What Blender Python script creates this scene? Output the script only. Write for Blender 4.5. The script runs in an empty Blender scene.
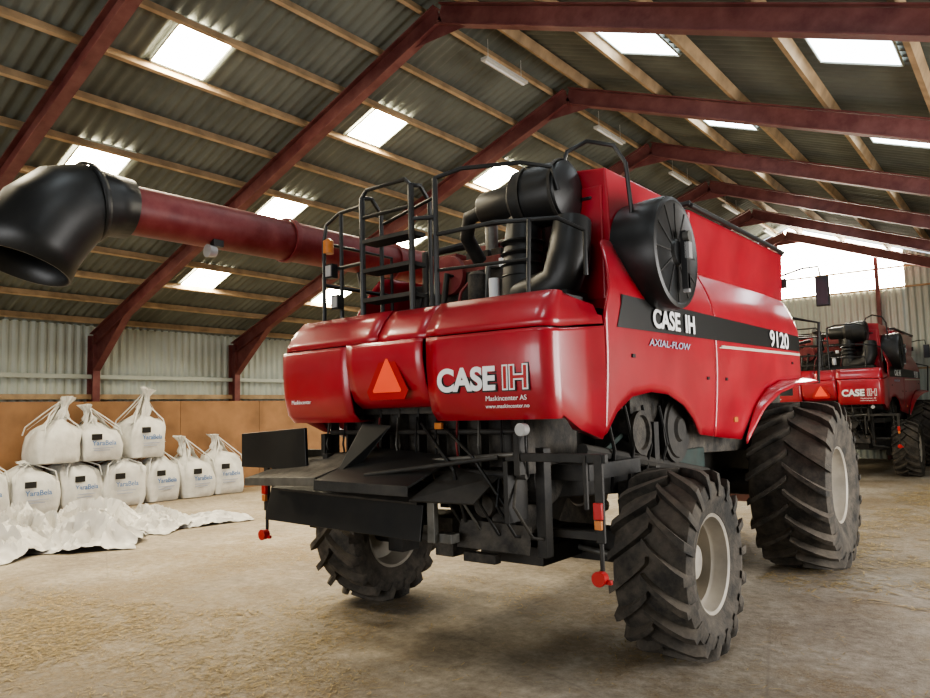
import bpy, math, random
from mathutils import Vector, Matrix, noise
random.seed(4)
S=bpy.context.scene
PI=math.pi
try:
    S.view_settings.look='AgX - Medium High Contrast'
except Exception: pass
# ------------------------------------------------------------ materials
def nt(m): return m.node_tree.nodes, m.node_tree.links
def mat(name,col,rough=.5,metal=0,var=.15,scale=6,col2=None,bump=0,coat=0,emit=0,bscale=None,detail=6,lo=.35,hi=.65,dust=0,dscale=3,dcol=(.42,.36,.28)):
    m=bpy.data.materials.new(name);m.use_nodes=True
    N,L=nt(m);b=N['Principled BSDF']
    b.inputs['Roughness'].default_value=rough;b.inputs['Metallic'].default_value=metal
    if coat: b.inputs['Coat Weight'].default_value=coat;b.inputs['Coat Roughness'].default_value=.12
    c2=col2 or tuple(c*(1-var) for c in col)
    tc=N.new('ShaderNodeTexCoord');no=N.new('ShaderNodeTexNoise');no.inputs['Scale'].default_value=scale;no.inputs['Detail'].default_value=detail
    cr=N.new('ShaderNodeValToRGB');cr.color_ramp.elements[0].position=lo;cr.color_ramp.elements[1].position=hi
    cr.color_ramp.elements[0].color=(*c2,1);cr.color_ramp.elements[1].color=(*col,1)
    L.new(tc.outputs['Object'],no.inputs['Vector']);L.new(no.outputs['Fac'],cr.inputs['Fac'])
    out=cr.outputs['Color']
    if dust:
        n3=N.new('ShaderNodeTexNoise');n3.inputs['Scale'].default_value=dscale;n3.inputs['Detail'].default_value=10;n3.inputs['Roughness'].default_value=.7
        L.new(tc.outputs['Object'],n3.inputs['Vector'])
        r3=N.new('ShaderNodeMapRange');r3.inputs['From Min'].default_value=.38;r3.inputs['From Max'].default_value=.72;r3.inputs['To Max'].default_value=dust
        L.new(n3.outputs['Fac'],r3.inputs['Value'])
        g=N.new('ShaderNodeNewGeometry');sp=N.new('ShaderNodeSeparateXYZ');L.new(g.outputs['Normal'],sp.inputs[0])
        r4=N.new('ShaderNodeMapRange');r4.inputs['From Min'].default_value=.1;r4.inputs['From Max'].default_value=1;r4.inputs['To Min'].default_value=0;r4.inputs['To Max'].default_value=dust*.7
        L.new(sp.outputs['Z'],r4.inputs['Value'])
        ad=N.new('ShaderNodeMath');ad.operation='ADD';ad.use_clamp=True;L.new(r3.outputs['Result'],ad.inputs[0]);L.new(r4.outputs['Result'],ad.inputs[1])
        mx=N.new('ShaderNodeMix');mx.data_type='RGBA';L.new(ad.outputs[0],mx.inputs['Factor']);L.new(out,mx.inputs['A']);mx.inputs['B'].default_value=(*dcol,1)
        out=mx.outputs['Result']
        rr=N.new('ShaderNodeMapRange');rr.inputs['To Min'].default_value=rough;rr.inputs['To Max'].default_value=.9;L.new(ad.outputs[0],rr.inputs['Value']);L.new(rr.outputs['Result'],b.inputs['Roughness'])
    L.new(out,b.inputs['Base Color'])
    if bump:
        n2=N.new('ShaderNodeTexNoise');n2.inputs['Scale'].default_value=bscale or scale*4;n2.inputs['Detail'].default_value=8
        bp=N.new('ShaderNodeBump');bp.inputs['Strength'].default_value=bump;bp.inputs['Distance'].default_value=.02
        L.new(tc.outputs['Object'],n2.inputs['Vector']);L.new(n2.outputs['Fac'],bp.inputs['Height']);L.new(bp.outputs['Normal'],b.inputs['Normal'])
    if emit:
        b.inputs['Emission Color'].default_value=(*col,1);b.inputs['Emission Strength'].default_value=emit
    return m
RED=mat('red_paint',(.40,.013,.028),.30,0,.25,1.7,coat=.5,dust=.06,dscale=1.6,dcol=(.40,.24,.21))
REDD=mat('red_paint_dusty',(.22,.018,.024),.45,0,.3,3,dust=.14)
BLK=mat('black_plastic',(.012,.013,.014),.42,0,.3,4,dust=.03)
BLK2=mat('black_steel',(.014,.014,.014),.6,.1,.4,5,bump=.1,dust=.09)
DARK=mat('grimy_machinery',(.025,.023,.021),.75,0,.6,9,bump=.3,dust=.18,dscale=7)
GRYM=mat('grey_metal',(.15,.15,.14),.45,.5,.4,8,dust=.15)
TYRE=mat('tyre_rubber',(.028,.027,.025),.88,0,.4,7,bump=.2,bscale=40,dust=.36,dscale=5,dcol=(.26,.215,.165))
RIM=mat('rim_paint',(.38,.35,.30),.55,.1,.35,4,dust=.3)
WHT=mat('white_decal',(.80,.80,.80),.5,0,.02)
BLKD=mat('black_decal',(.012,.012,.012),.4,0,.02)
CRM=mat('cream_stripe',(.50,.45,.37),.5,0,.05)
BLUE=mat('blue_decal',(.10,.2,.42),.5,0,.05)
SILV=mat('silver_decal',(.35,.38,.50),.5,0,.05)
ORG=mat('orange_reflector',(.95,.10,.04),.4,0,.05,emit=.15)
REDR=mat('red_lens',(.42,.02,.02),.3,0,.05)
AMB=mat('amber_lens',(.5,.18,.05),.3,0,.05)
GLS=mat('dark_glass',(.03,.04,.05),.08,0,.05,coat=1)
LENS=mat('lamp_lens',(.5,.5,.5),.2,.3,.05)
TEAL=mat('teal_machinery',(.010,.032,.029),.6,0,.5,8,dust=.06)
STL=mat('red_steel_frame',(.140,.032,.034),.55,0,.3,3,dust=.12)
WOOD=mat('timber_purlin',(.42,.30,.18),.7,0,.4,3,bump=.1)
PLY=mat('plywood_lining',(.33,.18,.09),.7,0,.4,1.2,bump=.1)
BAG=mat('woven_white_bag',(.66,.66,.64),.65,0,.18,5,bump=.25,bscale=25)
BAGP=mat('plastic_sheet_white',(.56,.55,.53),.35,0,.15,4,bump=.2,bscale=7)
LAMPW=mat('lamp_housing',(.5,.5,.47),.5,0,.1)
STRAW=mat('straw',(.48,.36,.18),.8,0,.6,20)
ROOF=mat('fibre_cement_roof',(.130,.142,.122),.85,0,.28,1.3,bump=.15,bscale=12)
WALLM=mat('metal_cladding',(.43,.48,.44),.5,.1,.15,.8)
def emis(name,col,s):
    m=bpy.data.materials.new(name);m.use_nodes=True;N,L=nt(m);N.clear()
    e=N.new('ShaderNodeEmission');o=N.new('ShaderNodeOutputMaterial');e.inputs['Strength'].default_value=s
    tc=N.new('ShaderNodeTexCoord');no=N.new('ShaderNodeTexNoise');no.inputs['Scale'].default_value=3;cr=N.new('ShaderNodeValToRGB')
    cr.color_ramp.elements[0].color=(*[c*.8 for c in col],1);cr.color_ramp.elements[1].color=(*col,1)
    L.new(tc.outputs['Object'],no.inputs['Vector']);L.new(no.outputs['Fac'],cr.inputs['Fac']);L.new(cr.outputs['Color'],e.inputs['Color'])
    L.new(e.outputs[0],o.inputs['Surface']);return m
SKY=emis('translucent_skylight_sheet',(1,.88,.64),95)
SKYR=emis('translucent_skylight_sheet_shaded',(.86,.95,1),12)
WIN=emis('translucent_gable_sheet',(1,.93,.76),60)
def floor_mat():
    m=bpy.data.materials.new('dusty_concrete');m.use_nodes=True;N,L=nt(m);b=N['Principled BSDF'];b.inputs['Roughness'].default_value=.75
    tc=N.new('ShaderNodeTexCoord')
    def no(s,d=8,r=.6):
        n=N.new('ShaderNodeTexNoise');n.inputs['Scale'].default_value=s;n.inputs['Detail'].default_value=d;n.inputs['Roughness'].default_value=r;L.new(tc.outputs['Object'],n.inputs['Vector']);return n
    def ramp(n,p0,p1,c0,c1):
        c=N.new('ShaderNodeValToRGB');c.color_ramp.elements[0].position=p0;c.color_ramp.elements[1].position=p1;c.color_ramp.elements[0].color=(*c0,1);c.color_ramp.elements[1].color=(*c1,1);L.new(n if not hasattr(n,'outputs') else n.outputs['Fac'],c.inputs['Fac']);return c
    def mixc(fac,a,bb,mode='MIX'):
        x=N.new('ShaderNodeMix');x.data_type='RGBA';x.blend_type=mode
        if isinstance(fac,float): x.inputs['Factor'].default_value=fac
        else: L.new(fac,x.inputs['Factor'])
        L.new(a,x.inputs['A']);L.new(bb,x.inputs['B']);return x.outputs['Result']
    def mth(op,a,c):
        x=N.new('ShaderNodeMath');x.operation=op
        for i,q in enumerate((a,c)):
            if isinstance(q,(int,float)): x.inputs[i].default_value=q
            else: L.new(q,x.inputs[i])
        return x.outputs[0]
    base=ramp(no(.45,10,.70),.33,.67,(.19,.155,.115),(.43,.385,.32))
    speck=ramp(no(9,10,.8),.35,.65,(.58,.55,.50),(1.15,1.15,1.15))
    c0=mixc(1.0,base.outputs['Color'],speck.outputs['Color'],'MULTIPLY')
    tot=no(.5,10,.75).outputs['Fac']
    for (px,py,r,amt) in ((-7.2,3.3,3.2,.16),(-9.5,6.6,2.4,.12),(-4.0,3.3,1.8,.08),(-.6,13.5,6.0,.16),(-3,2.0,1.4,.07),(-1.0,5.6,1.6,.06)):
        d=N.new('ShaderNodeVectorMath');d.operation='DISTANCE';L.new(tc.outputs['Object'],d.inputs[0]);d.inputs[1].default_value=(px,py,0)
        mr=N.new('ShaderNodeMapRange');mr.inputs['From Min'].default_value=0;mr.inputs['From Max'].default_value=r;mr.inputs['To Min'].default_value=amt;mr.inputs['To Max'].default_value=0
        L.new(d.outputs['Value'],mr.inputs['Value']);tot=mth('ADD',tot,mr.outputs['Result'])
    patch=ramp(tot,.50,.62,(0,0,0),(1,1,1))
    fine=ramp(no(6,12,.95),.44,.54,(0,0,0),(1,1,1))
    straw=ramp(no(26,8,.85),.32,.68,(.055,.040,.024),(.36,.26,.14))
    c1=mixc(mth('MULTIPLY',patch.outputs['Color'],fine.outputs['Color']),c0,straw.outputs['Color'])
    vo=N.new('ShaderNodeTexVoronoi');vo.feature='DISTANCE_TO_EDGE';vo.inputs['Scale'].default_value=.35;L.new(tc.outputs['Object'],vo.inputs['Vector'])
    cr=N.new('ShaderNodeMapRange');cr.inputs['From Max'].default_value=.005;cr.inputs['To Min'].default_value=.3;cr.inputs['To Max'].default_value=0;L.new(vo.outputs['Distance'],cr.inputs['Value'])
    dk=N.new('ShaderNodeRGB');dk.outputs[0].default_value=(.12,.10,.08,1)
    c2=mixc(cr.outputs['Result'],c1,dk.outputs[0])
    L.new(c2,b.inputs['Base Color'])
    bp=N.new('ShaderNodeBump');bp.inputs['Strength'].default_value=.6;bp.inputs['Distance'].default_value=.03;L.new(no(7,12,.75).outputs['Fac'],bp.inputs['Height']);L.new(bp.outputs['Normal'],b.inputs['Normal'])
    return m
FLOOR=floor_mat()
# ------------------------------------------------------------ mesh builder
class B:
    def __init__(s): s.v=[];s.f=[];s.m=[];s.mats=[]
    def mi(s,m):
        if m not in s.mats: s.mats.append(m)
        return s.mats.index(m)
    def add(s,vs,fs,m):
        o=len(s.v);s.v+= [tuple(v) for v in vs];k=s.mi(m)
        for f in fs: s.f.append([i+o for i in f]);s.m.append(k)
    def box(s,c,d,m,rot=None,ch=0):
        hx,hy,hz=d[0]/2,d[1]/2,d[2]/2
        vs=[Vector((x,y,z)) for x in(-hx,hx) for y in(-hy,hy) for z in(-hz,hz)]
        if rot:
            R=Matrix.Rotation(rot[2],3,'Z')@Matrix.Rotation(rot[1],3,'Y')@Matrix.Rotation(rot[0],3,'X')
            vs=[R@v for v in vs]
        s.add([v+Vector(c) for v in vs],[(0,1,3,2),(4,6,7,5),(0,4,5,1),(2,3,7,6),(0,2,6,4),(1,5,7,3)],m)
    def hexa(s,p,m):
        s.add(p,[(3,2,1,0),(4,5,6,7),(0,1,5,4),(1,2,6,5),(2,3,7,6),(3,0,4,7)],m)
    def plate(s,p,t,m):
        a,b,c,d=[Vector(q) for q in p];n=(b-a).cross(d-a).normalized()*t
        s.hexa([a,b,c,d,a+n,b+n,c+n,d+n],m)
    def tube(s,path,r,m,seg=8,cap=True):
        P=[Vector(p) for p in path];n=len(P);rings=[];up=None
        rr=r if isinstance(r,(list,tuple)) else [r]*n
        for i in range(n):
            t=(P[min(i+1,n-1)]-P[max(i-1,0)]).normalized()
            if up is None:
                up=Vector((0,0,1)) if abs(t.z)<.9 else Vector((1,0,0))
            a=t.cross(up)
            if a.length<1e-4: a=t.cross(Vector((0,1,0)))
            a.normalize();up2=a.cross(t).normalized();up=up2
            rings.append([P[i]+(a*math.cos(k*2*PI/seg)+up2*math.sin(k*2*PI/seg))*rr[i] for k in range(seg)])
        vs=[v for R in rings for v in R];fs=[]
        for i in range(n-1):
            for k in range(seg):
                k2=(k+1)%seg;fs.append((i*seg+k,i*seg+k2,(i+1)*seg+k2,(i+1)*seg+k))
        if cap: fs.append(tuple(range(seg))[::-1]);fs.append(tuple((n-1)*seg+k for k in range(seg)))
        s.add(vs,fs,m)
    def lathe(s,prof,m,o=(0,0,0),seg=48,axis='X',a0=0,a1=2*PI):
        n=len(prof);vs=[];fs=[];full=abs(a1-a0-2*PI)<1e-6
        K=seg if full else seg+1
        for k in range(K):
            a=a0+(a1-a0)*k/seg
            for (x,r) in prof:
                if axis=='X': p=(x,r*math.cos(a),r*math.sin(a))
                elif axis=='Z': p=(r*math.cos(a),r*math.sin(a),x)
                else: p=(r*math.cos(a),x,r*math.sin(a))
                vs.append((p[0]+o[0],p[1]+o[1],p[2]+o[2]))
        for k in range(seg):
            k2=(k+1)%K
            for j in range(n-1): fs.append((k*n+j,k*n+j+1,k2*n+j+1,k2*n+j))
        s.add(vs,fs,m)
    def grid(s,fn,nu,nv,m):
        vs=[fn(i/nu,j/nv) for j in range(nv+1) for i in range(nu+1)]
        fs=[(j*(nu+1)+i,j*(nu+1)+i+1,(j+1)*(nu+1)+i+1,(j+1)*(nu+1)+i) for j in range(nv) for i in range(nu)]
        s.add(vs,fs,m)
    def obj(s,name,parent=None,smooth=35,bevel=0,solid=0,loc=None):
        me=bpy.data.meshes.new(name);me.from_pydata(s.v,[],s.f)
        for m in s.mats: me.materials.append(m)
        for p,k in zip(me.polygons,s.m): p.material_index=k
        me.update()
        o=bpy.data.objects.new(name,me);S.collection.objects.link(o)
        if parent: o.parent=parent
        if loc: o.location=loc
        if smooth:
            for p in me.polygons: p.use_smooth=True
            try: me.set_sharp_from_angle(angle=math.radians(smooth))
            except Exception: pass
        if solid:
            md=o.modifiers.new('s','SOLIDIFY');md.thickness=solid;md.offset=-1
        if bevel:
            md=o.modifiers.new('b','BEVEL');md.width=bevel;md.segments=2;md.limit_method='ANGLE'
        return o
def empty(name,loc=(0,0,0)):
    o=bpy.data.objects.new(name,None);S.collection.objects.link(o);o.location=loc;return o
def text(name,s,loc,rot,size,m,parent,ext=.002,shear=0,offset=0,sx=1):
    c=bpy.data.curves.new(name,'FONT');c.body=s;c.size=size;c.extrude=ext;c.align_x='CENTER';c.align_y='CENTER';c.shear=shear;c.offset=offset
    c.materials.append(m);o=bpy.data.objects.new(name,c);S.collection.objects.link(o);o.location=loc;o.rotation_euler=rot;o.scale=(sx,1,1)
    if parent:o.parent=parent
    return o
# ============================================================ BUILDING
RX=-6.8407;ZR=8.02;ZE=3.884;WL=-17.87;WR=RX+(RX-WL);G=(ZR-ZE)/(RX-WL);Y0=-9.0;Y1=28.4;FY=[8.3676+3.8941*i for i in range(-4,6)]
def roofz(x,off=.37): return ZR+off-G*abs(x-RX)
b=B();b.add([(WL-.3,Y0-3,0),(WR+6,Y0-3,0),(WR+6,Y1+.3,0),(WL-.3,Y1+.3,0),(WL-.3,Y0-3,-.2),(WR+6,Y0-3,-.2),(WR+6,Y1+.3,-.2),(WL-.3,Y1+.3,-.2)],[(0,1,2,3),(7,6,5,4),(0,4,5,1),(1,5,6,2),(2,6,7,3),(3,7,4,0)],FLOOR)
# loose straw lying on the concrete (part of the floor)
cnt=0;rnd=random.Random(9);tries=0
while cnt<26000 and tries<1200000:
    tries+=1
    q=rnd.random()
    if q<.25: x,y=rnd.uniform(-9,.5),rnd.uniform(1.2,7)
    elif q<.45: x,y=rnd.gauss(-7,1.5),rnd.gauss(3.4,1.0)
    elif q<.75: x,y=rnd.uniform(-2.6,2.5),rnd.uniform(8,21)
    else: x,y=rnd.uniform(-14,4),rnd.uniform(1,24)
    d=noise.noise(Vector((x*.5,y*.5,3)))+.6*noise.noise(Vector((x*1.7,y*1.7,8)))+(.3 if (x>-2.4 and y>8.5) else 0)+(.25 if .25<=q<.45 else 0)
    if rnd.random()>max(.03,(d-.02)*1.6): continue
    a=rnd.uniform(0,PI);far=1.0 if y<8 else 1.9
    l=rnd.uniform(.012,.05)*far;wd=rnd.uniform(.0018,.005)*far;c,s_=math.cos(a),math.sin(a);z=.004+rnd.random()*.004
    b.add([(x-c*l-s_*wd,y-s_*l+c*wd,z),(x-c*l+s_*wd,y-s_*l-c*wd,z),(x+c*l+s_*wd,y+s_*l-c*wd,z+.004),(x+c*l-s_*wd,y+s_*l+c*wd,z+.004)],[(0,1,2,3)],STRAW);cnt+=1
b.obj('floor',smooth=0)
b=B();n=int((Y1-Y0)/.03)
for x0,x1 in((WL-.25,RX),(RX,WR+.25)):
    vs=[];fs=[]
    for i in range(n+1):
        y=Y0+(Y1-Y0)*i/n;d=.028*math.sin(2*PI*y/.19)
        for x in (x0,(x0*2+x1)/3,(x0+2*x1)/3,x1): vs.append((x,y,roofz(x)+.03+d))
    for i in range(n):
        for j in range(3): fs.append((i*4+j,i*4+j+1,(i+1)*4+j+1,(i+1)*4+j))
    b.add(vs,fs,ROOF)
b.obj('ceiling',smooth=60)
k=0
def skylight(x,y,m,w=.90,l=.86):
    global k;k+=1
    b=B()
    def q(xx,yy,o): return (xx,yy,roofz(xx)-.02+o)
    b.add([q(x-w/2,y-l/2,0),q(x+w/2,y-l/2,0),q(x+w/2,y+l/2,0),q(x-w/2,y+l/2,0)],[(0,1,2,3)],m)
    for (xa,ya,xb,yb) in ((x-w/2,y-l/2,x+w/2,y-l/2),(x+w/2,y-l/2,x+w/2,y+l/2),(x+w/2,y+l/2,x-w/2,y+l/2),(x-w/2,y+l/2,x-w/2,y-l/2)):
        b.tube([q(xa,ya,0),q(xb,yb,0)],.018,WALLM,4)
    b.obj('window_%d'%k,smooth=0)
for i in range(-1,5):
    y=5.86+3.9*i
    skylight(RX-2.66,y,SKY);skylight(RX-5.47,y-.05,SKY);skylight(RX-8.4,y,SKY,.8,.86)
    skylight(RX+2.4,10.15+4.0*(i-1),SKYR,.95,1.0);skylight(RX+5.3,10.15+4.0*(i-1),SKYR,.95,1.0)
b=B()
for sg,L_ in((-1,[.33+.94*i for i in range(12)]),(1,[.45+1.38*i for i in range(8)])):
    for dx in L_:
        x=RX+sg*dx
        ww,hh=(.06,.13) if sg<0 else (.075,.17)
        b.box((x,(Y0+Y1)/2,roofz(x,.29 if sg<0 else .27)),(ww,Y1-Y0-.1,hh),WOOD,rot=(0,sg*math.atan(G),0))
b.obj('roof_purlins',smooth=0)
def ibeam(b,p0,p1,dep,wid,m=STL):
    p0=Vector(p0);p1=Vector(p1);t=(p1-p0).normalized();nrm=Vector((-t.z,0,t.x));yv=Vector((0,1,0))
    def bar(off,d,w):
        a=p0+nrm*off;c=p1+nrm*off
        P=[a-nrm*d/2-yv*w/2,a-nrm*d/2+yv*w/2,c-nrm*d/2+yv*w/2,c-nrm*d/2-yv*w/2]
        b.hexa(P+[q+nrm*d for q in P],m)
    bar(0,dep-.03,.014);bar(dep/2,.02,wid);bar(-dep/2,.02,wid)
for i,y in enumerate(FY):
    b=B()
    for sg in(-1,1):
        xe=RX+sg*(RX-WL-.12)
        ibeam(b,(xe,y,ZE),(RX,y,ZR),.30,.17)
        ibeam(b,(xe,y,0),(xe,y,ZE+.1),.28,.17)
        xa=xe-sg*1.1
        b.add([(xe-sg*.13,y,ZE-.75),(xe-sg*.13,y,ZE-.1),(xa-sg*.5,y,ZE+G*1.6-.12),],[(0,1,2)],STL)
        b.plate([(xe-sg*.13,y-.085,ZE-.75),(xe-sg*.13,y+.085,ZE-.75),(xa-sg*.5,y+.085,ZE+G*1.6-.14),(xa-sg*.5,y-.085,ZE+G*1.6-.14)],.015,STL)
        b.box((xe,y,.012),(.36,.25,.024),STL)
    b.add([(RX-.7,y,ZR-G*.7-.1),(RX+.7,y,ZR-G*.7-.1),(RX,y,ZR)],[(0,1,2)],STL)
    b.obj('steel_portal_frame',smooth=0)
def clad(name,axis,fix,a0,a1,zf0,zf1,m,amp=.018,pitch=.2,parent=None):
    b=B();vs=[];fs=[];n=max(2,int((a1-a0)/(pitch/4)))
    for i in range(n+1):
        a=a0+(a1-a0)*i/n;d=amp*(1 if (i//2)%2 else -1)
        for z in (zf0(a),zf1(a)): vs.append((fix+d,a,z) if axis=='X' else (a,fix+d,z))
    for i in range(n): fs.append((2*i,2*i+1,2*i+3,2*i+2))
    b.add(vs,fs,m);return b.obj(name,smooth=0,parent=parent)
clad('wall_left','X',WL-.10,Y0,Y1,lambda a:0,lambda a:ZE+.36,WALLM)
b=B()
yy=Y0
while yy<Y1-.1:
    y2=min(yy+2.44,Y1-.05);b.box((WL+.30,(yy+y2)/2,1.2),(.02,y2-yy-.012,2.4),PLY);yy=y2
b.obj('plywood_wall_lining',smooth=0)
b=B();b.box((WL+.02,(Y0+Y1)/2,2.52),(.05,Y1-Y0-.2,.12),WOOD);b.box((WL+.02,(Y0+Y1)/2,3.0),(.05,Y1-Y0-.2,.10),WALLM);b.obj('trim_1',smooth=0)
DR0,DR1=6.0,12.5
clad('wall_right','X',WR+.1,Y0,DR0,lambda a:0,lambda a:ZE+.36,WALLM)
clad('wall_right.001','X',WR+.1,DR1,Y1,lambda a:0,lambda a:ZE+.36,WALLM)
top=lambda a: roofz(a,.36)
wx0,wx1=-7.25,-3.30;wz=5.75
clad('wall_back','Y',Y1,WL,wx0,lambda a:0,top,WALLM)
clad('wall_back.001','Y',Y1,wx0,wx1,lambda a:0,lambda a:wz,WALLM)
clad('wall_back.002','Y',Y1,wx1,WR,lambda a:0,top,WALLM)
k+=1
b=B();b.add([(wx0,Y1,wz),(wx1,Y1,wz),(wx1,Y1,roofz(wx1,.33)),(RX,Y1,roofz(RX,.33)),(wx0,Y1,roofz(wx0,.33))],[(0,1,2,3,4)],WIN);b.obj('window_%d'%k,smooth=0)
b=B()
for x in (RX-4,RX+2.75):
    b.box((x,Y1-.12,roofz(x,0)/2),(.12,.12,roofz(x,.1)),STL)
for z in (wz,6.45,3.0):
    hw=(ZR-z)/G*.98 if z>ZE else 10.9
    b.box((RX,Y1-.06,z),(2*hw,.05,.06),WOOD)
b.obj('gable_rails',smooth=0)
d0,d1,dz=-8.0,3.2,4.6
clad('wall_front','Y',Y0,WL,d0,lambda a:0,top,WALLM)
clad('wall_front.001','Y',Y0,d0,d1,lambda a:min(dz,top(a)-.05),top,WALLM)
clad('wall_front.002','Y',Y0,d1,WR,lambda a:0,top,WALLM)
for i in range(5):
    b=B();y=10.2+3.95*i;z=7.80
    b.box((0,0,0),(.13,1.25,.05),LAMPW);b.tube([(0,-.58,-.04),(0,.58,-.04)],.018,WHT,8)
    b.tube([(0,-.5,.02),(0,-.5,.38)],.006,LAMPW,5);b.tube([(0,.5,.02),(0,.5,.38)],.006,LAMPW,5)
    b.obj('ceiling_lamp',smooth=0,loc=(RX-.05,y,z))
# ============================================================ BIG BAGS
def bag(y,x,z,h=1.0,peak=.45,seed=0,w=.45,lean=0,label=True,turn=0):
    rnd=random.Random(seed);b=B();rows=[(0,.88,.35),(.03,.97,.35),(.2,1.04,.42),(.45,1.06,.48),(.7,1.02,.5),(.84,.93,.6),(.93,.74,.75),(1.0,.45,.9),(1.06,.26,1)]
    seg=56;vs=[];fs=[]
    R=[(a*h,c*w,e) for a,c,e in rows]+[(h+peak*.3,.15,1),(h+peak*.55,.07,1),(h+peak*.75,.06,1),(h+peak,.15,1)]
    for (zz,r,e) in R:
        for kx in range(seg):
            a=2*PI*kx/seg;cx,sy=math.cos(a),math.sin(a)
            px=r*math.copysign(abs(cx)**e,cx);py=r*math.copysign(abs(sy)**e,sy)
            t=max(0,min(1,(zz/h-.6)/.4))
            fold=1+(.015+.16*t)*math.sin(a*9+seed)+(.03+.06*t)*math.sin(a*5+seed*2)+.14*noise.noise(Vector((px*3,py*3,zz*2.5+seed*7)))
            hh=max(0,zz-h*.6)
            vs.append((px*fold+lean*hh*.5,py*fold+lean*hh,zz+ (.10*t*noise.noise(Vector((px*3,py*3,seed*3))) )))
    n=len(R)
    for j in range(n-1):
        for kx in range(seg):
            k2=(kx+1)%seg;fs.append((j*seg+kx,j*seg+k2,(j+1)*seg+k2,(j+1)*seg+kx))
    fs.append(tuple(range(seg))[::-1]);b.add(vs,fs,BAG)
    for sx in(-1,1):
        for sy in(-1,1):
            b.tube([(sx*w*.90,sy*w*.90,h*.72),(sx*w*.82,sy*w*.82,h*.93),(sx*w*.3,sy*w*.3,h+peak*.4),(lean*.1,lean*peak,h+peak*.9)],.016,BAG,5)
            if peak>.3: b.plate([(sx*w*.75,sy*w*.75,h*.86),(sx*w*.45,sy*w*.95,h*.86),(lean*.1+.02,lean*peak+.02,h+peak*.75),(lean*.1,lean*peak,h+peak*.8)],.004,BAG)
    e=empty('big_bag',(x,y,z));e.rotation_euler=(0,0,turn)
    b.obj('sack',parent=e,smooth=50)
    if label:
        f=w*1.14
        text('print_1','YaraBela',(f,0,h*.50),(PI/2,0,PI/2),.15,BLUE,e,sx=.95,offset=.002)
        bb=B();bb.box((f-.004,-w*.35,h*.68),(.012,.22,.13),BLKD);bb.box((f-.004,-.02,h*.36),(.012,.42,.015),SILV);bb.box((f-.004,-.05,h*.30),(.012,.34,.015),SILV);bb.obj('print_2',parent=e,smooth=0)
    return e
bx=-16.93
ys=[4.75,5.72,6.68,7.62,8.55,9.48,10.42,11.30]
hs=[1.0,1.05,.98,1.03,1.02,1.0,.96,1.05];pk=[.5,.35,.12,.12,.12,.42,.55,.48]
for i,y in enumerate(ys): bag(y,bx+random.uniform(-.04,.06),0,hs[i],pk[i],i+1,lean=random.uniform(-.35,.35),w=random.uniform(.43,.455),turn=random.uniform(-.10,.10))
for i,(y,h,p) in enumerate([(7.12,.84,.55),(8.08,.78,.45),(9.1,.95,.68)]): bag(y,bx-.02,1.06,h,p,i+20,lean=[.3,-.3,.15][i],label=i!=0,turn=[.15,-.12,.08][i])
# crumpled empty bags : overlapping folded sheets
b=B()
def sheet(cx,cy,sx,sy,h,seed,ang=0,n=34):
    rn=random.Random(seed);P={}
    folds=[(rn.uniform(0,PI),rn.uniform(-.75,.75),rn.uniform(.08,.24),rn.uniform(.4,1)) for _ in range(13)]
    for j in range(n+1):
        for i in range(n+1):
            u=i/n*2-1;v=j/n*2-1
            env=max(0,1-(u*u+v*v)**1.1*.75)
            z=0
            for (fa,off,w,am) in folds:
                d=(u*math.cos(fa)+v*math.sin(fa)-off+.22*noise.noise(Vector((u*1.5+seed,v*1.5,fa))))/w
                z=max(z,am*max(0,1-abs(d)))
            z=h*(.20*env+.95*z*env)+.05*abs(noise.noise(Vector((u*4+seed,v*4,2))))
            jx,jy=rn.uniform(-.35,.35)/n,rn.uniform(-.35,.35)/n
            wob=1+.25*noise.noise(Vector((u*1.2+seed*5,v*1.2,1)))
            X=(u+jx)*sx*wob*(1-.18*z/h);Y=(v+jy)*sy*wob*(1-.1*v*v*abs(u))
            c,s_=math.cos(ang),math.sin(ang)
            P[i,j]=(cx+X*c-Y*s_,cy+X*s_+Y*c,max(.008,z+.012+(rn.uniform(0,.018) if env>.1 else 0)))
    vs=[P[i,j] for j in range(n+1) for i in range(n+1)];w=n+1
    fs=[]
    for j in range(n):
        for i in range(n):
            a=j*w+i
            if (i+j)%2: fs+=[(a,a+1,a+w+1),(a,a+w+1,a+w)]
            else: fs+=[(a,a+1,a+w),(a+1,a+w+1,a+w)]
    b.add(vs,fs,BAGP)
sheet(-12.5,4.4,.95,.85,.50,1,.3);sheet(-12.0,5.7,.75,.85,.46,2,.9);sheet(-13.2,6.2,.9,.8,.56,5,.2);sheet(-12.6,7.1,.6,.8,.30,3,.5);sheet(-12.4,8.0,.5,.75,.16,4,-.2);sheet(-13.6,5.1,.9,.85,.58,8,1.0);sheet(-12.7,5.2,.6,.6,.52,13,.6);sheet(-13.0,7.2,.5,.5,.38,17,.1)
b.obj('empty_big_bags',smooth=24)
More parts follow.
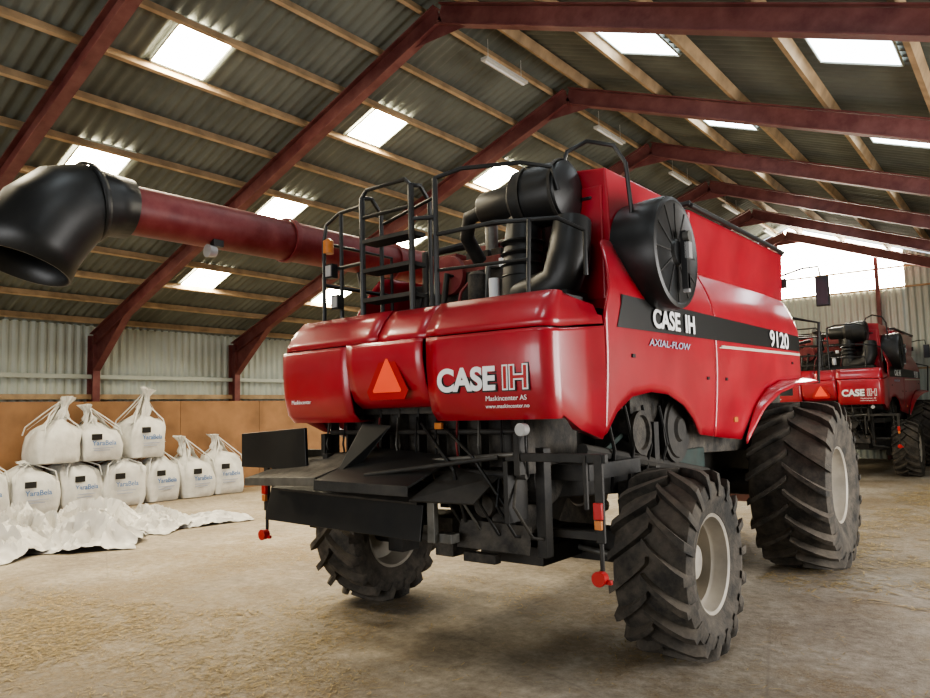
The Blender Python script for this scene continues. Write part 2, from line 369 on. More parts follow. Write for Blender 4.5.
# ============================================================ COMBINE
CX,YR=-4.0033,5.7072
C=empty('combine_harvester',(CX,YR,0))
def wheel(name,lx,ly,R,w,rr,side,N):
    b=B();h=.068 if R<.9 else .075
    hw=w/2
    prof=[(-hw*.72,rr),(-hw*.86,rr+.02),(-hw*.98,rr+(R-rr)*.42),(-hw*1.0,R-.18),(-hw*.93,R-h-.04),(-hw*.6,R-h-.008),(0,R-h),(hw*.6,R-h-.008),(hw*.93,R-h-.04),(hw,R-.18),(hw*.98,rr+(R-rr)*.42),(hw*.86,rr+.02),(hw*.72,rr)]
    b.lathe(prof,TYRE,seg=72)
    sweep=.36 if R<.9 else .32
    for sd in(-1,1):
        for kx in range(N):
            a0=2*PI*(kx+(.5 if sd<0 else 0))/N
            secs=[]
            J=6
            for j in range(J+1):
                t=j/J;x=sd*(-.02+(hw*.97+.02)*t);aa=a0+sweep*t**.85
                ro=R-.012*t*t-(0.02 if j==J else 0);ri=R-h-.04*t-.01
                wd=(.022+.011*t)/R*1.0
                secs.append((x,aa,ri,ro,wd))
            secs.append((sd*hw*1.03,a0+sweep*1.06,R-.21,R-.12,.032/R))
            vs=[];fs=[]
            for (x,aa,ri,ro,wd) in secs:
                for (q,s2) in ((ri,-1.3),(ri,1.3),(ro,1),(ro,-1)):
                    an=aa+s2*wd;vs.append((x,q*math.cos(an),q*math.sin(an)))
            for j in range(len(secs)-1):
                for q in range(4):
                    q2=(q+1)%4;fs.append((j*4+q,j*4+q2,(j+1)*4+q2,(j+1)*4+q))
            fs.append((3,2,1,0));m4=(len(secs)-1)*4;fs.append((m4,m4+1,m4+2,m4+3));b.add(vs,fs,TYRE)
    sd=side
    b.lathe([(sd*hw*.80,rr+.025),(sd*hw*.86,rr+.012),(sd*hw*.82,rr-.012),(sd*hw*.50,rr-.03),(sd*hw*.42,rr-.055),(-sd*hw*.02,rr-.06),(-sd*hw*.08,rr-.09),(-sd*hw*.02,rr*.62),(sd*hw*.12,rr*.55),(sd*hw*.12,rr*.40),(sd*hw*.40,rr*.36),(sd*hw*.46,rr*.2),(sd*hw*.46,0.001)],RIM,seg=56)
    b.lathe([(-sd*hw*.80,rr+.025),(-sd*hw*.84,rr+.012),(-sd*hw*.80,rr-.012),(-sd*hw*.4,rr-.04),(-sd*hw*.15,rr-.06),(-sd*hw*.15,.001)],RIM,seg=40)
    for q in range(10):
        a=2*PI*q/10;r=rr*.47;b.tube([(sd*hw*.1,r*math.cos(a),r*math.sin(a)),(sd*hw*.20,r*math.cos(a),r*math.sin(a))],.016,GRYM,6)
    b.obj(name,parent=C,smooth=40,loc=(lx,ly,R-.005))
wheel('rear_wheel_right',1.6765,0,.725,.60,.365,1,18)
wheel('rear_wheel_left',-1.6765,0,.725,.60,.365,-1,18)
wheel('front_wheel_right',1.72,3.83,.98,.86,.43,1,20)
wheel('front_wheel_left',-1.72,3.83,.98,.86,.43,-1,20)
# ---- rear hood shell
def hood_y(x): return -1.47-.05*(1-(min(abs(x),1.4)/1.4)**2)
UP=[(.26,2.765),(.21,2.765),(.12,2.68),(.04,2.56),(.025,2.505)]
LO=[(-.005,2.49),(-.012,2.465),(-.012,2.30),(.005,2.10),(.04,1.95),(.10,1.885),(.26,1.89)]
LOM=[(-.035,2.49),(-.045,2.46),(-.045,2.34),(-.01,2.16),(.04,2.05),(.12,1.995),(.26,2.0)]
def hp(x,T): return [(x,hood_y(x)+d,z) for d,z in T]
def strip(name,cols,m=RED):
    b=B();n=len(cols[0]);vs=[v for c in cols for v in c];fs=[]
    for i in range(len(cols)-1):
        for j in range(n-1): fs.append((i*n+j,(i+1)*n+j,(i+1)*n+j+1,i*n+j+1))
    b.add(vs,fs,m);return b.obj(name,parent=C,smooth=45,solid=.018)
def lin(a,c,n): return [a+(c-a)*i/n for i in range(n+1)]
def corner_cols(sg,xin,T):
    r0=.13;xc=1.42-r0
    cols=[hp(x*sg,T) for x in lin(abs(xin),xc,8)]
    base=cols[-1]
    for t in (18,36,54,72,90):
        a=math.radians(t);col=[]
        for (x,y,z) in base:
            ins=y-hood_y(xc);col.append((sg*(xc-max(0,ins)*.38*(1-math.cos(a))+r0*math.sin(a)),y+r0*(1-math.cos(a)),z))
        cols.append(col)
    last=cols[-1]
    for yy in (-1.0,-.68):
        f=(yy+1.34)/.66
        cols.append([(x,yy,z+(.07*f if 2.3<z<2.6 else 0)-(.17*f if z<2.0 else 0)-(.05*f if z>2.6 else 0)) for (x,y,z) in last])
    return cols
strip('tail_panel_centre',[hp(x,LOM) for x in lin(-.44,.38,10)])
strip('tail_panel_right',corner_cols(1,.395,LO))
strip('tail_panel_left',[c[::-1] for c in corner_cols(-1,.455,LO)])
strip('upper_panel_right',corner_cols(1,.36,UP))
strip('upper_panel_left',[c[::-1] for c in corner_cols(-1,.16,UP)])
strip('upper_panel_centre',[hp(x,[(d+.01,z-.01) for d,z in UP]) for x in lin(-.18,.38,4)])
# ---- side panels
def lxs(ly,z):
    f=1.43+.10*min(1,max(0,(ly+.6)/4.5))
    if z>2.85: f-=.20*((z-2.85)/.5)**1.4
    if z<2.4: f-=.05*((2.4-z)/.7)**1.5
    return f
def interp(P,x):
    if x<=P[0][0]: return P[0][1]
    for a,c in zip(P,P[1:]):
        if x<=c[0]: return a[1]+(c[1]-a[1])*(x-a[0])/(c[0]-a[0])
    return P[-1][1]
LOW=[(-.66,1.72),(-.60,1.74),(-.45,1.90),(-.2,2.02),(.15,2.06),(.5,2.04),(.85,1.94),(1.1,1.80),(1.25,1.66),(1.9,1.60),(2.45,1.56),(2.6,1.70),(2.85,1.93),(3.2,2.10),(3.7,2.2),(4.2,2.22),(4.75,2.25)]
HIGH=[(-.66,2.60),(-.62,2.72),(-.36,3.28),(-.28,3.33),(1.5,3.36),(3.2,3.38),(4.55,3.40),(4.75,3.25)]
def side_panel(name,y0,y1,sg):
    b=B();nu=max(6,int((y1-y0)/.05))
    def fn(u,v):
        ly=y0+(y1-y0)*u;a=interp(LOW,ly);c=interp(HIGH,ly);z=a+(c-a)*v
        return (sg*lxs(ly,z),ly,z)
    b.grid(fn if sg>0 else (lambda u,v:fn(1-u,v)),nu,16,RED);return b.obj(name,parent=C,smooth=40,solid=.02)
for sg,n in((1,'right'),(-1,'left')):
    side_panel('side_panel_rear_'+n,-.65,1.62,sg);side_panel('side_panel_front_'+n,1.635,4.72,sg)
    b=B()
    def st(u,v,z0,z1,o=.007,y0=-.46,y1=4.7):
        ly=y0+(y1-y0)*u+( .12*(v) if u<.01 else 0);za=z0(u);zb=z1(u);z=za+(zb-za)*v;return (sg*(lxs(ly,z)+o),ly,z)
    fa=lambda u,v:st(u,v,lambda u:2.565+.05*u,lambda u:2.835-.02*u)
    fb=lambda u,v:st(u,v,lambda u:2.51+.05*u,lambda u:2.54+.05*u,y0=1.7,y1=4.7)
    if sg<0:
        g1,g2=fa,fb;fa=lambda u,v:g1(1-u,v);fb=lambda u,v:g2(1-u,v)
    b.grid(fa,60,4,BLKD);b.grid(fb,40,1,CRM);b.obj('side_stripe_'+n,parent=C,smooth=40)
    b=B()
    pts=[(ly,interp(LOW,ly)) for ly in lin(2.45,4.72,26)]
    b.grid(lambda u,v:(sg*(lxs(pts[int(round(u*26))][0],1.9)+ (.24*v)*math.sin(PI*min(1,u*1.5)*.5)),pts[int(round(u*26))][0],pts[int(round(u*26))][1]-.05*v*v),26,4,RED)
    b.obj('front_fender_'+n,parent=C,smooth=50,solid=.02)
    b=B()
    for (ly,z) in ((-.2,2.35),(1.4,2.2),(1.9,2.2),(4.3,2.45)): b.box((sg*(lxs(ly,z)+.006),ly,z),(.014,.05,.03),BLK)
    b.box((sg*(lxs(2.3,1.75)+.008),2.2,1.78),(.012,.10,.05),AMB)
    b.obj('side_latches_'+n,parent=C,smooth=0)
tz=-.022
def rs(z): return (PI/2,0,PI/2+z)
text('brand_side','CASE',(lxs(.62,2.68)+.020,.44,2.68),rs(tz),.225,WHT,C,offset=.007,sx=1.08)
text('brand_side_2','IH',(lxs(1.15,2.68)+.020,.95,2.68),rs(tz),.225,WHT,C,offset=.007,sx=1.08)
text('model_number','9120',(lxs(3.75,2.7)+.022,3.72,2.70),rs(-.012),.27,WHT,C,offset=.004,sx=1.45)
text('type_text','AXIAL-FLOW',(lxs(.5,2.47)+.010,.52,2.475),rs(tz),.085,SILV,C,offset=.001,sx=1.7,shear=.2,ext=.001)
def rb(x): return (PI/2,0,.035)
yb=hood_y(.85)-.03
lz=2.155
text('brand_outline','CASE',(.75,yb+.008,lz),rb(0),.225,BLKD,C,offset=.020,ext=.002,sx=.98)
text('brand_outline_2','IH',(1.17,yb+.024,lz),rb(0),.225,BLKD,C,offset=.020,ext=.002)
text('brand_rear','CASE',(.75,yb,lz),rb(0),.225,WHT,C,offset=.009,sx=.98)
text('brand_rear_2','IH',(1.17,yb+.015,lz),rb(0),.225,REDR,C,offset=.001)
text('brand_rear_3','IH',(1.17,yb+.018,lz),rb(0),.225,WHT,C,offset=.012)
text('dealer_text','Maskincenter AS',(1.08,yb+.03,2.02),rb(0),.05,WHT,C)
text('dealer_text_2','www.maskincenter.no',(1.08,yb+.045,1.965),rb(0),.04,WHT,C)
text('dealer_text_3','Maskincenter',(-1.10,yb+.03,2.05),(PI/2,0,-.03),.05,WHT,C)
b=B();yt=hood_y(0)-.062
def tri(r,y,m,cut):
    P=[]
    for q in range(3):
        a=PI/2+q*2*PI/3
        for s2 in(-cut,cut): P.append((.02+r*math.cos(a+s2),y,2.19+r*math.sin(a+s2)))
    n=len(P);b.add(P+[(x,y+.01,z) for x,_,z in P],[tuple(range(n))]+[(i,(i+1)%n,(i+1)%n+n,i+n) for i in range(n)],m)
tri(.235,yt,REDR,.16);tri(.17,yt-.004,ORG,.05)
b.obj('slow_vehicle_triangle',parent=C,smooth=0)
# ---- deck, chassis, and dark boxes added to block light behind the side panels
b=B()
b.box((0,-.30,2.70),(2.62,1.85,.05),BLK2)
b.box((0,-.2,2.3),(2.3,2.0,.75),DARK)
b.hexa([(-1.25,.2,1.50),(1.20,.2,1.50),(1.20,4.8,1.35),(-1.25,4.8,1.35),(-1.28,.2,3.3),(1.22,.2,3.3),(1.28,4.8,3.3),(-1.28,4.8,3.3)],DARK)
b.hexa([(-.85,-1.0,1.25),(.85,-1.0,1.25),(.85,4.9,.85),(-.85,4.9,.85),(-.85,-1.0,2.1),(.85,-1.0,2.1),(.85,4.9,2.1),(-.85,4.9,2.1)],BLK2)
b.box((1.20,1.45,1.36),(.06,.8,.30),TEAL);b.box((1.0,1.2,1.0),(.3,1.2,.5),DARK)
b.obj('inner_body_light_block',parent=C,smooth=0,bevel=.01)
b=B()
for sg in(-1,1):
    b.lathe([(0,.001),(0,.30),(.05,.31),(.05,.27),(.07,.26),(.07,.12),(.10,.10),(.10,.001)],BLK2,o=(sg*1.24 if sg>0 else -1.33,1.0,1.72),seg=28)
    b.lathe([(0,.001),(0,.18),(.05,.19),(.05,.15),(.02,.14),(.02,.001)],DARK,o=(sg*1.26 if sg>0 else -1.31,.2,1.72),seg=22)
    b.tube([(sg*1.22,-.7,1.62),(sg*1.22,1.9,1.25)],.05,BLK2,8);b.tube([(sg*1.2,.9,2.0),(sg*1.15,.75,.9)],.04,DARK,8)
    b.tube([(sg*1.18,-.5,1.5),(sg*1.2,0,1.7),(sg*1.2,.6,1.55)],.025,TEAL,6)
    b.box((sg*1.05,-.3,1.45),(.5,.9,.12),BLK2);b.box((sg*1.2,.6,1.35),(.12,.10,.9),BLK2)
    for q in range(5): b.tube([(sg*1.27,-.4+q*.35,1.95),(sg*1.29,-.3+q*.35,1.6),(sg*1.2,-.2+q*.3,1.25)],.015,BLK,6)
b.obj('drive_pulleys',parent=C,smooth=40)
# ---- axles
b=B()
b.box((0,0,.80),(2.5,.24,.26),BLK2);b.hexa([(-.35,-.2,.7),(.35,-.2,.7),(.35,.2,.7),(-.35,.2,.7),(-.6,-.25,1.3),(.6,-.25,1.3),(.6,.25,1.3),(-.6,.25,1.3)],BLK2)
for sg in(-1,1):
    b.box((sg*1.30,0,.76),(.20,.26,.46),BLK2);b.tube([(sg*1.3,0,.72),(sg*1.62,0,.72)],.13,BLK2,14)
    b.tube([(sg*.25,-.22,.80),(sg*.85,-.24,.80)],.05,BLK2,10);b.tube([(sg*.85,-.24,.80),(sg*1.28,-.22,.74)],.025,GRYM,8)
b.tube([(-1.7,3.83,.97),(1.7,3.83,.97)],.16,BLK2,16);b.box((0,3.83,1.05),(1.6,.5,.5),BLK2)
b.obj('axles',parent=C,smooth=40,bevel=.008)
# ---- chopper and spreader
b=B()
b.hexa([(-.98,-1.05,1.50),(.98,-1.05,1.50),(.98,-.35,1.35),(-.98,-.35,1.35),(-.98,-1.10,2.0),(.98,-1.10,2.0),(.98,-.35,2.1),(-.98,-.35,2.1)],DARK)
b.tube([(-.95,-.75,1.42),(.95,-.75,1.42)],.22,DARK,18)
for i in range(14): b.box((-.88+i*.135,-.98,1.42),(.012,.22,.2),GRYM,rot=(.5,0,0))
for sg in(-1,1):
    b.lathe([(0,.001),(0,.42),(.03,.42),(.03,.001)],BLK2,o=(sg*.48,-.62,.98),seg=26,axis='Z')
    b.tube([(sg*.48,-.62,1.0),(sg*.48,-.62,1.2)],.08,BLK2,12)
    for q in range(6):
        a=q*PI/3;b.box((sg*.48+.24*math.cos(a),-.62+.24*math.sin(a),.945),(.3,.02,.07),BLK2,rot=(0,0,a))
for i in range(11):
    x=-1.05+i*.21;b.box((x,-1.16,1.72),(.02,.10,.50),BLK2 if i%2 else DARK)
    b.tube([(x,-1.22,1.9),(x+.05,-1.30,1.68),(x,-1.2,1.45)],.010,[GRYM,BLK,BLK,REDD][i%4],6)
for i in range(5):
    x=.35+i*.15;b.tube([(x,-1.2,1.50),(x+.06,-1.34,1.25),(x+.12,-1.2,1.02),(x+.1,-.9,.95)],.013,[BLK,GRYM,BLK,BLK,DARK][i],6)
b.tube([(-1.0,-1.24,1.78),(1.05,-1.24,1.78)],.022,BLK2,8);b.tube([(-.3,-1.35,1.52),(1.0,-1.30,1.62)],.018,GRYM,8);b.tube([(-1.0,-1.24,1.50),(1.05,-1.22,1.46)],.03,BLK2,8)
b.tube([(0.1,-1.28,1.85),(.5,-1.38,1.5),(.5,-1.25,1.1)],.016,BLK,6);b.tube([(.3,-1.28,1.85),(.7,-1.40,1.6),(.9,-1.25,1.2)],.014,BLK,6)
b.box((.35,-1.36,1.83),(.07,.03,.05),AMB);b.box((.95,-1.22,1.35),(.04,.26,.44),BLK2);b.box((-.95,-1.22,1.35),(.06,.3,.5),BLK2)
b.box((.6,-.5,.80),(.6,.6,.14),BLK2);b.box((.2,-.9,.95),(.18,.5,.3),DARK);b.box((.75,-.95,1.1),(.22,.3,.22),DARK)
b.box((1.05,-1.0,1.25),(.08,.10,.8),BLK2);b.box((.55,-1.12,.82),(.30,.08,.07),DARK);b.box((1.15,-.8,1.0),(.5,.06,.06),BLK2)
b.lathe([(-.03,.001),(-.03,.09),(.03,.09),(.03,.001)],DARK,o=(.62,-1.15,1.22),seg=20,axis='Y')
b.obj('straw_chopper',parent=C,smooth=35,bevel=.004)
b=B()
b.plate([(-1.97,-1.50,1.47),(-1.04,-1.50,1.47),(-1.06,-1.50,1.83),(-1.97,-1.50,1.78)],-.03,BLK)
b.plate([(-1.72,-1.62,1.37),(-.62,-1.74,1.42),(-.34,-1.28,1.62),(-1.30,-1.26,1.55)],.022,DARK)
b.plate([(-1.72,-1.64,1.32),(-.62,-1.76,1.37),(-.62,-1.755,1.44),(-1.72,-1.635,1.39)],.010,GRYM)
b.plate([(-.55,-1.62,1.44),(-.47,-1.50,1.44),(-.12,-1.40,1.84),(-.42,-1.42,1.86)],.02,BLK)
b.plate([(-.62,-1.76,1.40),(.30,-1.66,1.38),(.45,-1.26,1.58),(-.40,-1.26,1.64)],.02,BLK)
b.plate([(-.62,-1.77,1.34),(.30,-1.67,1.32),(.30,-1.665,1.40),(-.62,-1.765,1.42)],.012,BLK2)
b.plate([(.28,-1.64,1.28),(.74,-1.46,1.26),(.82,-1.22,1.44),(.36,-1.22,1.50)],.02,BLK2)
b.plate([(-1.55,-1.55,1.02),(.30,-1.55,.98),(.28,-1.48,1.24),(-1.55,-1.48,1.30)],-.025,BLK)
b.plate([(-1.5,-1.52,1.28),(.25,-1.52,1.24),(.25,-1.2,1.36),(-1.4,-1.15,1.38)],.02,BLK2)
b.box((.37,-1.48,1.12),(.07,.05,.30),GRYM);b.box((.44,-1.40,1.00),(.16,.10,.07),GRYM)
b.plate([(.45,-1.30,.92),(1.0,-1.15,.88),(1.0,-1.10,1.08),(.45,-1.25,1.12)],-.02,DARK)
b.tube([(-1.3,-1.2,1.45),(-1.0,-1.2,1.5),(-.5,-1.0,1.5)],.03,BLK2,8)
b.tube([(-.2,-1.62,1.46),(.9,-1.36,1.60)],.018,BLK2,8)
b.obj('chaff_spreader_plates',parent=C,smooth=0,bevel=.004)
# ---- light arms
b=B()
for sg in(-1,1):
    x=1.76*sg-.09
    b.box((sg*1.36-.04,-1.28,1.60),(.80,.05,.06),BLK2);b.box((sg*1.03,-1.28,1.62),(.05,.08,.30),BLK2);b.box((x,-1.30,1.34),(.06,.03,.58),BLK2)
    b.box((x-.10*sg,-1.30,1.44),(.025,.03,.36),BLK2);b.box((x,-1.33,1.26),(.06,.03,.11),REDR);b.box((x,-1.33,1.17),(.05,.03,.06),AMB)
    b.tube([(x,-1.30,1.05),(x,-1.30,.86)],.016,BLK2,8);b.lathe([(-.05,.001),(-.05,.050),(.02,.045),(.03,.001)],REDR,o=(x,-1.32,.83),seg=20,axis='Y')
    b.box((x+.03,-1.32,.81),(.09,.03,.03),REDR)
b.lathe([(-.06,.001),(-.06,.045),(0,.045),(.04,.02),(.04,.001)],LENS,o=(1.16,-1.40,1.80),seg=20,axis='Y')
b.obj('rear_light_arms',parent=C,smooth=35,bevel=.004)
# ---- grain tank
b=B()
b.hexa([(-1.32,1.42,3.28),(1.32,1.42,3.28),(1.36,4.7,3.30),(-1.36,4.7,3.30),(-1.38,1.35,3.90),(1.38,1.35,3.90),(1.42,4.6,3.93),(-1.42,4.6,3.93)],RED)
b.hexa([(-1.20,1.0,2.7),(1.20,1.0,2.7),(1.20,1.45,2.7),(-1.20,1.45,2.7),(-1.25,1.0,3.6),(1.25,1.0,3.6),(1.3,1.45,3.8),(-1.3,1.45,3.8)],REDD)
b.obj('grain_tank',parent=C,smooth=0,bevel=.035)
b=B()
for (a,c) in (((-1.40,1.36),(1.40,1.36)),((1.40,1.36),(1.43,4.6)),((1.43,4.6),(-1.43,4.6)),((-1.43,4.6),(-1.40,1.36))):
    b.tube([(a[0],a[1],3.93),(c[0],c[1],3.95)],.03,BLK,8)
b.hexa([(-1.1,1.7,3.9),(1.1,1.7,3.9),(1.15,4.4,3.9),(-1.15,4.4,3.9),(-1.2,1.6,4.02),(1.2,1.6,4.02),(1.25,4.45,4.04),(-1.25,4.45,4.04)],BLK)
b.obj('grain_tank_cover',parent=C,smooth=30,bevel=.01)
# ---- radiator housing
b=B()
b.hexa([(.80,-.10,2.75),(1.27,-.10,2.75),(1.27,1.45,2.75),(.80,1.45,2.75),(.84,-.08,4.04),(1.20,-.08,4.00),(1.26,1.42,3.98),(.86,1.42,4.02)],RED)
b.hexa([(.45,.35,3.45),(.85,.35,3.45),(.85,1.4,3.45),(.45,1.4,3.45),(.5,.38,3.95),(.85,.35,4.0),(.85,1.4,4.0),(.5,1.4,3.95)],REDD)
b.box((1.02,-.09,3.35),(.30,.03,1.0),RED);b.box((1.02,-.11,3.75),(.12,.03,.03),BLK)
b.obj('radiator_housing',parent=C,smooth=0,bevel=.03)
b=B();o3=(0,.33,3.25)
b.lathe([(1.20,.001),(1.24,.47),(1.46,.49),(1.60,.495),(1.64,.48),(1.65,.45),(1.635,.43),(1.635,.12),(1.66,.10),(1.66,.001)],BLK,o=o3,seg=56)
for q in range(12):
    a=q*PI/6;b.box((1.637,o3[1]+.28*math.cos(a),o3[2]+.28*math.sin(a)),(.012,.30,.012),BLK2,rot=(a,0,0))
b.box((1.70,.36,3.18),(.05,.07,.50),BLK);b.lathe([(-.02,.001),(-.02,.05),(.03,.05),(.03,.001)],GRYM,o=(1.72,.36,3.38),seg=16)
b.box((1.73,.36,3.26),(.04,.07,.14),LENS);b.box((1.70,.36,2.98),(.05,.04,.16),LENS)
b.obj('rotary_dust_screen',parent=C,smooth=40)
# ---- air cleaner
b=B()
b.lathe([(-.02,.001),(0,.14),(.03,.16),(.36,.17),(.40,.22),(.44,.265),(.86,.27),(.90,.26),(.93,.20),(.95,.001)],BLK,o=(.05,-.28,3.80),seg=40)
for x in (.53,.85): b.lathe([(x,.275),(x,.285),(x+.03,.285),(x+.03,.275)],BLK2,o=(.05,-.28,3.80),seg=40)
b.tube([(.10,-.28,3.80),(-.12,-.28,3.76),(-.22,-.2,3.6),(-.22,0,3.4)],.07,BLK2,14)
b.tube([(.50,-.30,3.62),(.50,-.32,3.40),(.50,-.34,3.15),(.52,-.36,2.95),(.54,-.38,2.74)],[.15,.17,.18,.20,.22],BLK,22)
b.tube([(.54,-.42,2.90),(.78,-.46,2.92),(.95,-.46,2.98),(1.02,-.44,3.2),(1.02,-.36,3.5)],[.16,.17,.18,.18,.16],BLK,20)
for z in (3.40,3.30,3.20,3.10): b.lathe([(-.02,.175),(0,.200),(.02,.175)],BLK,o=(.50,-.34,z),seg=24,axis='Z')
b.box((.52,-.50,2.80),(1.2,.35,.16),BLK)
b.obj('air_cleaner',parent=C,smooth=45)
b=B()
b.box((-.1,.45,3.02),(1.2,.85,.6),DARK);b.box((-.1,.42,3.40),(1.0,.5,.16),REDD);b.box((-.75,.3,3.05),(.35,.5,.6),DARK)
for i in range(6): b.box((-.5+i*.16,.40,3.52),(.12,.36,.08),DARK)
for i in range(9):
    x=-.95+i*.17;b.tube([(x,-.15,2.75),(x+.05,-.1,3.1+.1*(i%3)),(x+.12,.1,3.25+.08*(i%2)),(x+.1,.4,3.3)],.016+.008*(i%3),[BLK,GRYM,BLK2,REDD][i%4],8)
b.lathe([(0,.001),(0,.09),(.28,.09),(.31,.06),(.31,.001)],DARK,o=(-.15,-.15,2.95),seg=20,axis='Z')
b.lathe([(0,.001),(0,.05),(.20,.05),(.20,.001)],WHT,o=(.12,-.25,2.95),seg=18,axis='Z')
b.box((.2,-.2,3.30),(.08,.05,.08),WHT)
b.lathe([(0,.001),(0,.2),(.05,.21),(.05,.001)],REDD,o=(-.6,-.05,3.3),seg=24,axis='Y')
b.tube([(-.5,.6,3.3),(-.5,.6,3.9),(-.5,.5,4.0)],.07,GRYM,12)
b.tube([(-1.0,.1,2.75),(-1.0,.1,3.6),(-.6,.4,3.7)],.05,BLK2,8);b.box((-1.05,.75,3.2),(.35,.6,.9),REDD)
b.tube([(.2,.3,3.35),(.5,.2,3.5),(.7,.3,3.7)],.06,REDD,10)
b.box((-.1,.9,3.62),(1.3,.5,.22),REDD);b.box((.35,.2,3.55),(.3,.3,.25),DARK)
b.obj('engine',parent=C,smooth=40,bevel=.006)
# ---- rails & ladder
b=B();r=.019
def rl(p,m=BLK,rr=r): b.tube(p,rr,m,8)
rl([(-1.22,-1.12,2.74),(-1.22,-1.12,3.55),(-1.18,-1.12,3.72),(-1.0,-1.12,3.80),(-.66,-1.15,3.80)])
rl([(-1.22,-1.12,3.28),(-.66,-1.15,3.28)]);rl([(-.98,-1.12,2.74),(-.98,-1.12,3.80)])
rl([(-1.22,-1.12,3.55),(-1.22,-.2,3.55),(-1.22,-.2,2.74)]);rl([(-1.22,-1.12,3.15),(-1.22,-.2,3.15)])
for x in (-.60,-.02):
    rl([(x,-1.22,2.60),(x,-1.22,3.84)],BLK,.026);rl([(x,-.98,2.74),(x,-.98,3.74),(x,-1.10,3.86),(x,-1.22,3.84)],BLK,.02)
for z in (2.66,2.92,3.18,3.44): b.box((-.31,-1.14,z),(.58,.20,.035),BLK2)
rl([(-.60,-1.22,3.84),(-.54,-1.22,3.90),(-.08,-1.22,3.90),(-.02,-1.22,3.84)])
rl([(-.60,-1.22,3.66),(-.02,-1.22,3.66)])
rl([(.16,-1.12,2.74),(.16,-1.12,3.88)],BLK,.024)
rl([(-.02,-1.22,3.55),(.16,-1.12,3.55)])
rl([(.16,-1.12,3.88),(.35,-1.0,3.95),(.75,-.72,3.98),(.95,-.55,3.94),(.98,-.5,3.75)])
rl([(.16,-1.12,3.40),(.7,-1.05,3.42),(1.22,-.95,3.38),(1.34,-.75,3.30),(1.34,-.75,2.95)])
rl([(.16,-1.12,3.10),(1.0,-1.05,3.08)],BLK,.014)
rl([(1.0,-1.05,2.74),(1.0,-1.0,3.40)])
rl([(-.55,-1.0,3.64),(.16,-1.12,3.72)],BLK,.016)
rl([(.90,-.3,4.00),(.95,-.28,4.14),(1.10,-.2,4.22),(1.30,-.1,4.16),(1.38,-.05,4.0),(1.40,-.02,3.6),(1.36,0,3.3)])
b.box((.5,-1.14,2.78),(1.5,.04,.05),BLK);b.box((1.25,-.95,2.77),(.05,.5,.05),BLK)
b.obj('deck_railings_and_ladder',parent=C,smooth=40)
b=B()
for (x,y,z) in ((-1.05,-1.18,3.25),(-.95,-1.2,2.95)):
    b.box((x,y,z),(.09,.07,.13),BLK);b.box((x,y-.04,z),(.07,.01,.10),LENS)
b.lathe([(0,.001),(0,.05),(.12,.05),(.15,.001)],AMB,o=(-1.18,-1.1,3.45),seg=14,axis='Z')
b.obj('work_lights',parent=C,smooth=30)
# ---- unloading auger
b=B();ax=-1.80;az=3.69
b.tube([(-1.55,1.6,2.6),(-1.62,1.5,3.4),(-1.72,1.3,az-.06),(ax,.9,az)],[.2,.21,.21,.205],RED,24)
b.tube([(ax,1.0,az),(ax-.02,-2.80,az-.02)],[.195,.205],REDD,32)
for y in (.4,-1.1,-2.75): b.lathe([(y-.03,.205),(y-.03,.222),(y+.03,.222),(y+.03,.205)],REDD,o=(ax,0,az-.01),seg=32,axis='Y')
b.box((ax+.1,-1.95,az-.20),(.06,.10,.06),BLK);b.lathe([(-.05,.001),(-.05,.06),(.03,.05),(.03,.001)],LENS,o=(ax+.1,-2.0,az-.28),seg=16,axis='Y')
b.tube([(-1.2,-.1,2.75),(-1.7,-.1,3.1),(ax,-.1,az-.2)],.035,BLK2,8)
b.obj('unloading_auger',parent=C,smooth=45)
b=B()
P=[(ax-.02,-2.72,az-.02),(ax-.02,-2.88,az-.02),(ax-.02,-3.04,az-.04),(ax-.03,-3.19,az-.11),(ax-.04,-3.33,az-.25),(ax-.05,-3.43,az-.43),(ax-.05,-3.49,az-.60)]
b.tube(P,[.225,.235,.285,.325,.34,.335,.325],BLK,36,cap=False)
b.tube([(ax-.02,-3.0,az-.03),(ax-.02,-3.05,az-.04)],[.295,.305],BLK,36,cap=False)
b.obj('auger_spout',parent=C,smooth=50,solid=.02)
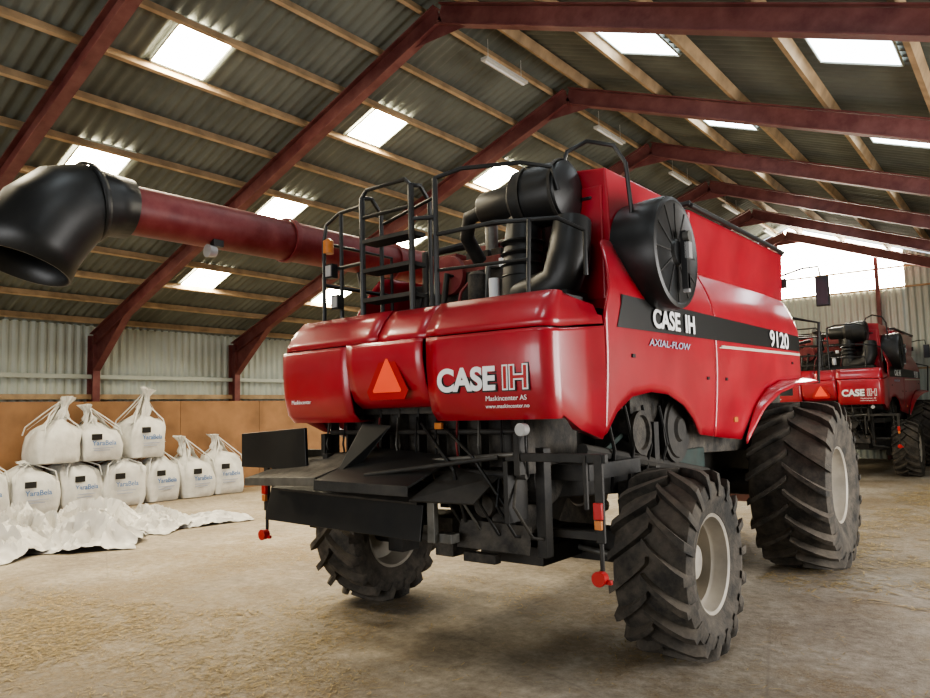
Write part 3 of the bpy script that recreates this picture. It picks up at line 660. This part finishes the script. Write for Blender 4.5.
# ---- cab
b=B()
b.hexa([(-.95,5.0,2.2),(.95,5.0,2.2),(.90,5.75,2.2),(-.90,5.75,2.2),(-1.0,4.95,3.7),(1.0,4.95,3.7),(.95,5.98,3.7),(-.95,5.98,3.7)],GLS)
b.hexa([(-1.1,4.85,3.68),(1.1,4.85,3.68),(1.05,6.05,3.68),(-1.05,6.05,3.68),(-1.0,4.95,3.84),(1.0,4.95,3.84),(.95,5.95,3.82),(-.95,5.95,3.82)],RED)
b.box((0,4.85,2.8),(2.3,.25,1.6),RED);b.box((0,5.4,2.12),(2.2,1.2,.14),BLK)
for sg in(-1,1): b.tube([(sg*.97,5.9,2.2),(sg*.98,5.97,3.7)],.035,BLK,8)
b.obj('cab',parent=C,smooth=0,bevel=.03)
b=B()
for sg in(-1,1):
    b.tube([(sg*1.0,5.5,3.75),(sg*1.45,5.5,3.86),(sg*1.66,5.5,3.86),(sg*1.68,5.5,3.72)],.016,BLK,8)
    b.box((sg*1.70,5.5,3.50),(.17,.07,.42),BLK);b.box((sg*1.70,5.46,3.50),(.14,.01,.38),GLS)
    b.tube([(sg*1.3,4.9,2.2),(sg*1.7,4.9,2.2),(sg*1.75,4.9,3.0),(sg*1.4,4.9,3.1)],.02,BLK,8)
    b.box((sg*1.35,4.7,3.55),(.14,.10,.12),BLK)
b.obj('mirrors',parent=C,smooth=30)
b=B();b.hexa([(-.6,4.6,.95),(.6,4.6,.95),(.6,5.95,.45),(-.6,5.95,.45),(-.6,4.6,1.7),(.6,4.6,1.7),(.6,5.95,1.15),(-.6,5.95,1.15)],REDD);b.obj('feeder_house',parent=C,smooth=0,bevel=.02)
C2=empty('combine_harvester.001',(CX-.436,YR+16.40,0))
for o in list(C.children):
    c=o.copy();S.collection.objects.link(c);c.parent=C2
# ============================================================ LIGHT
w=bpy.data.worlds.new('World');S.world=w;w.use_nodes=True
bg=w.node_tree.nodes['Background'];bg.inputs['Color'].default_value=(.80,.88,1,1);bg.inputs['Strength'].default_value=2.0
def area(name,loc,rot,sx,sy,e,col=(1,1,1)):
    l=bpy.data.lights.new(name,'AREA');l.shape='RECTANGLE';l.size=sx;l.size_y=sy;l.energy=e;l.color=col
    o=bpy.data.objects.new(name,l);S.collection.objects.link(o);o.location=loc;o.rotation_euler=rot;return o
area('daylight_front_door',((d0+d1)/2,Y0+.3,2.4),(PI/2,0,0),d1-d0,4.4,720,(1,.97,.92))
area('daylight_side_door',(WR-.05,(DR0+DR1)/2,2.1),(PI/2,0,PI/2),DR1-DR0,3.8,950,(1,.96,.90))
# ============================================================ CAMERA
f,pi_,ya,ro,h=734.6081,.0856,.6609,-.0255,1.9311
F=Vector((-math.sin(ya)*math.cos(pi_),math.cos(ya)*math.cos(pi_),math.sin(pi_)));Rv=Vector((math.cos(ya),math.sin(ya),0));U=Rv.cross(F)
R2=Rv*math.cos(ro)+U*math.sin(ro);U2=-Rv*math.sin(ro)+U*math.cos(ro)
cam=bpy.data.cameras.new('camera');co=bpy.data.objects.new('camera',cam);S.collection.objects.link(co)
M=Matrix((( R2.x,U2.x,-F.x,0),(R2.y,U2.y,-F.y,0),(R2.z,U2.z,-F.z,h),(0,0,0,1)));co.matrix_world=M
cam.sensor_width=36;cam.lens=f/930*36;cam.clip_start=.05;S.camera=co
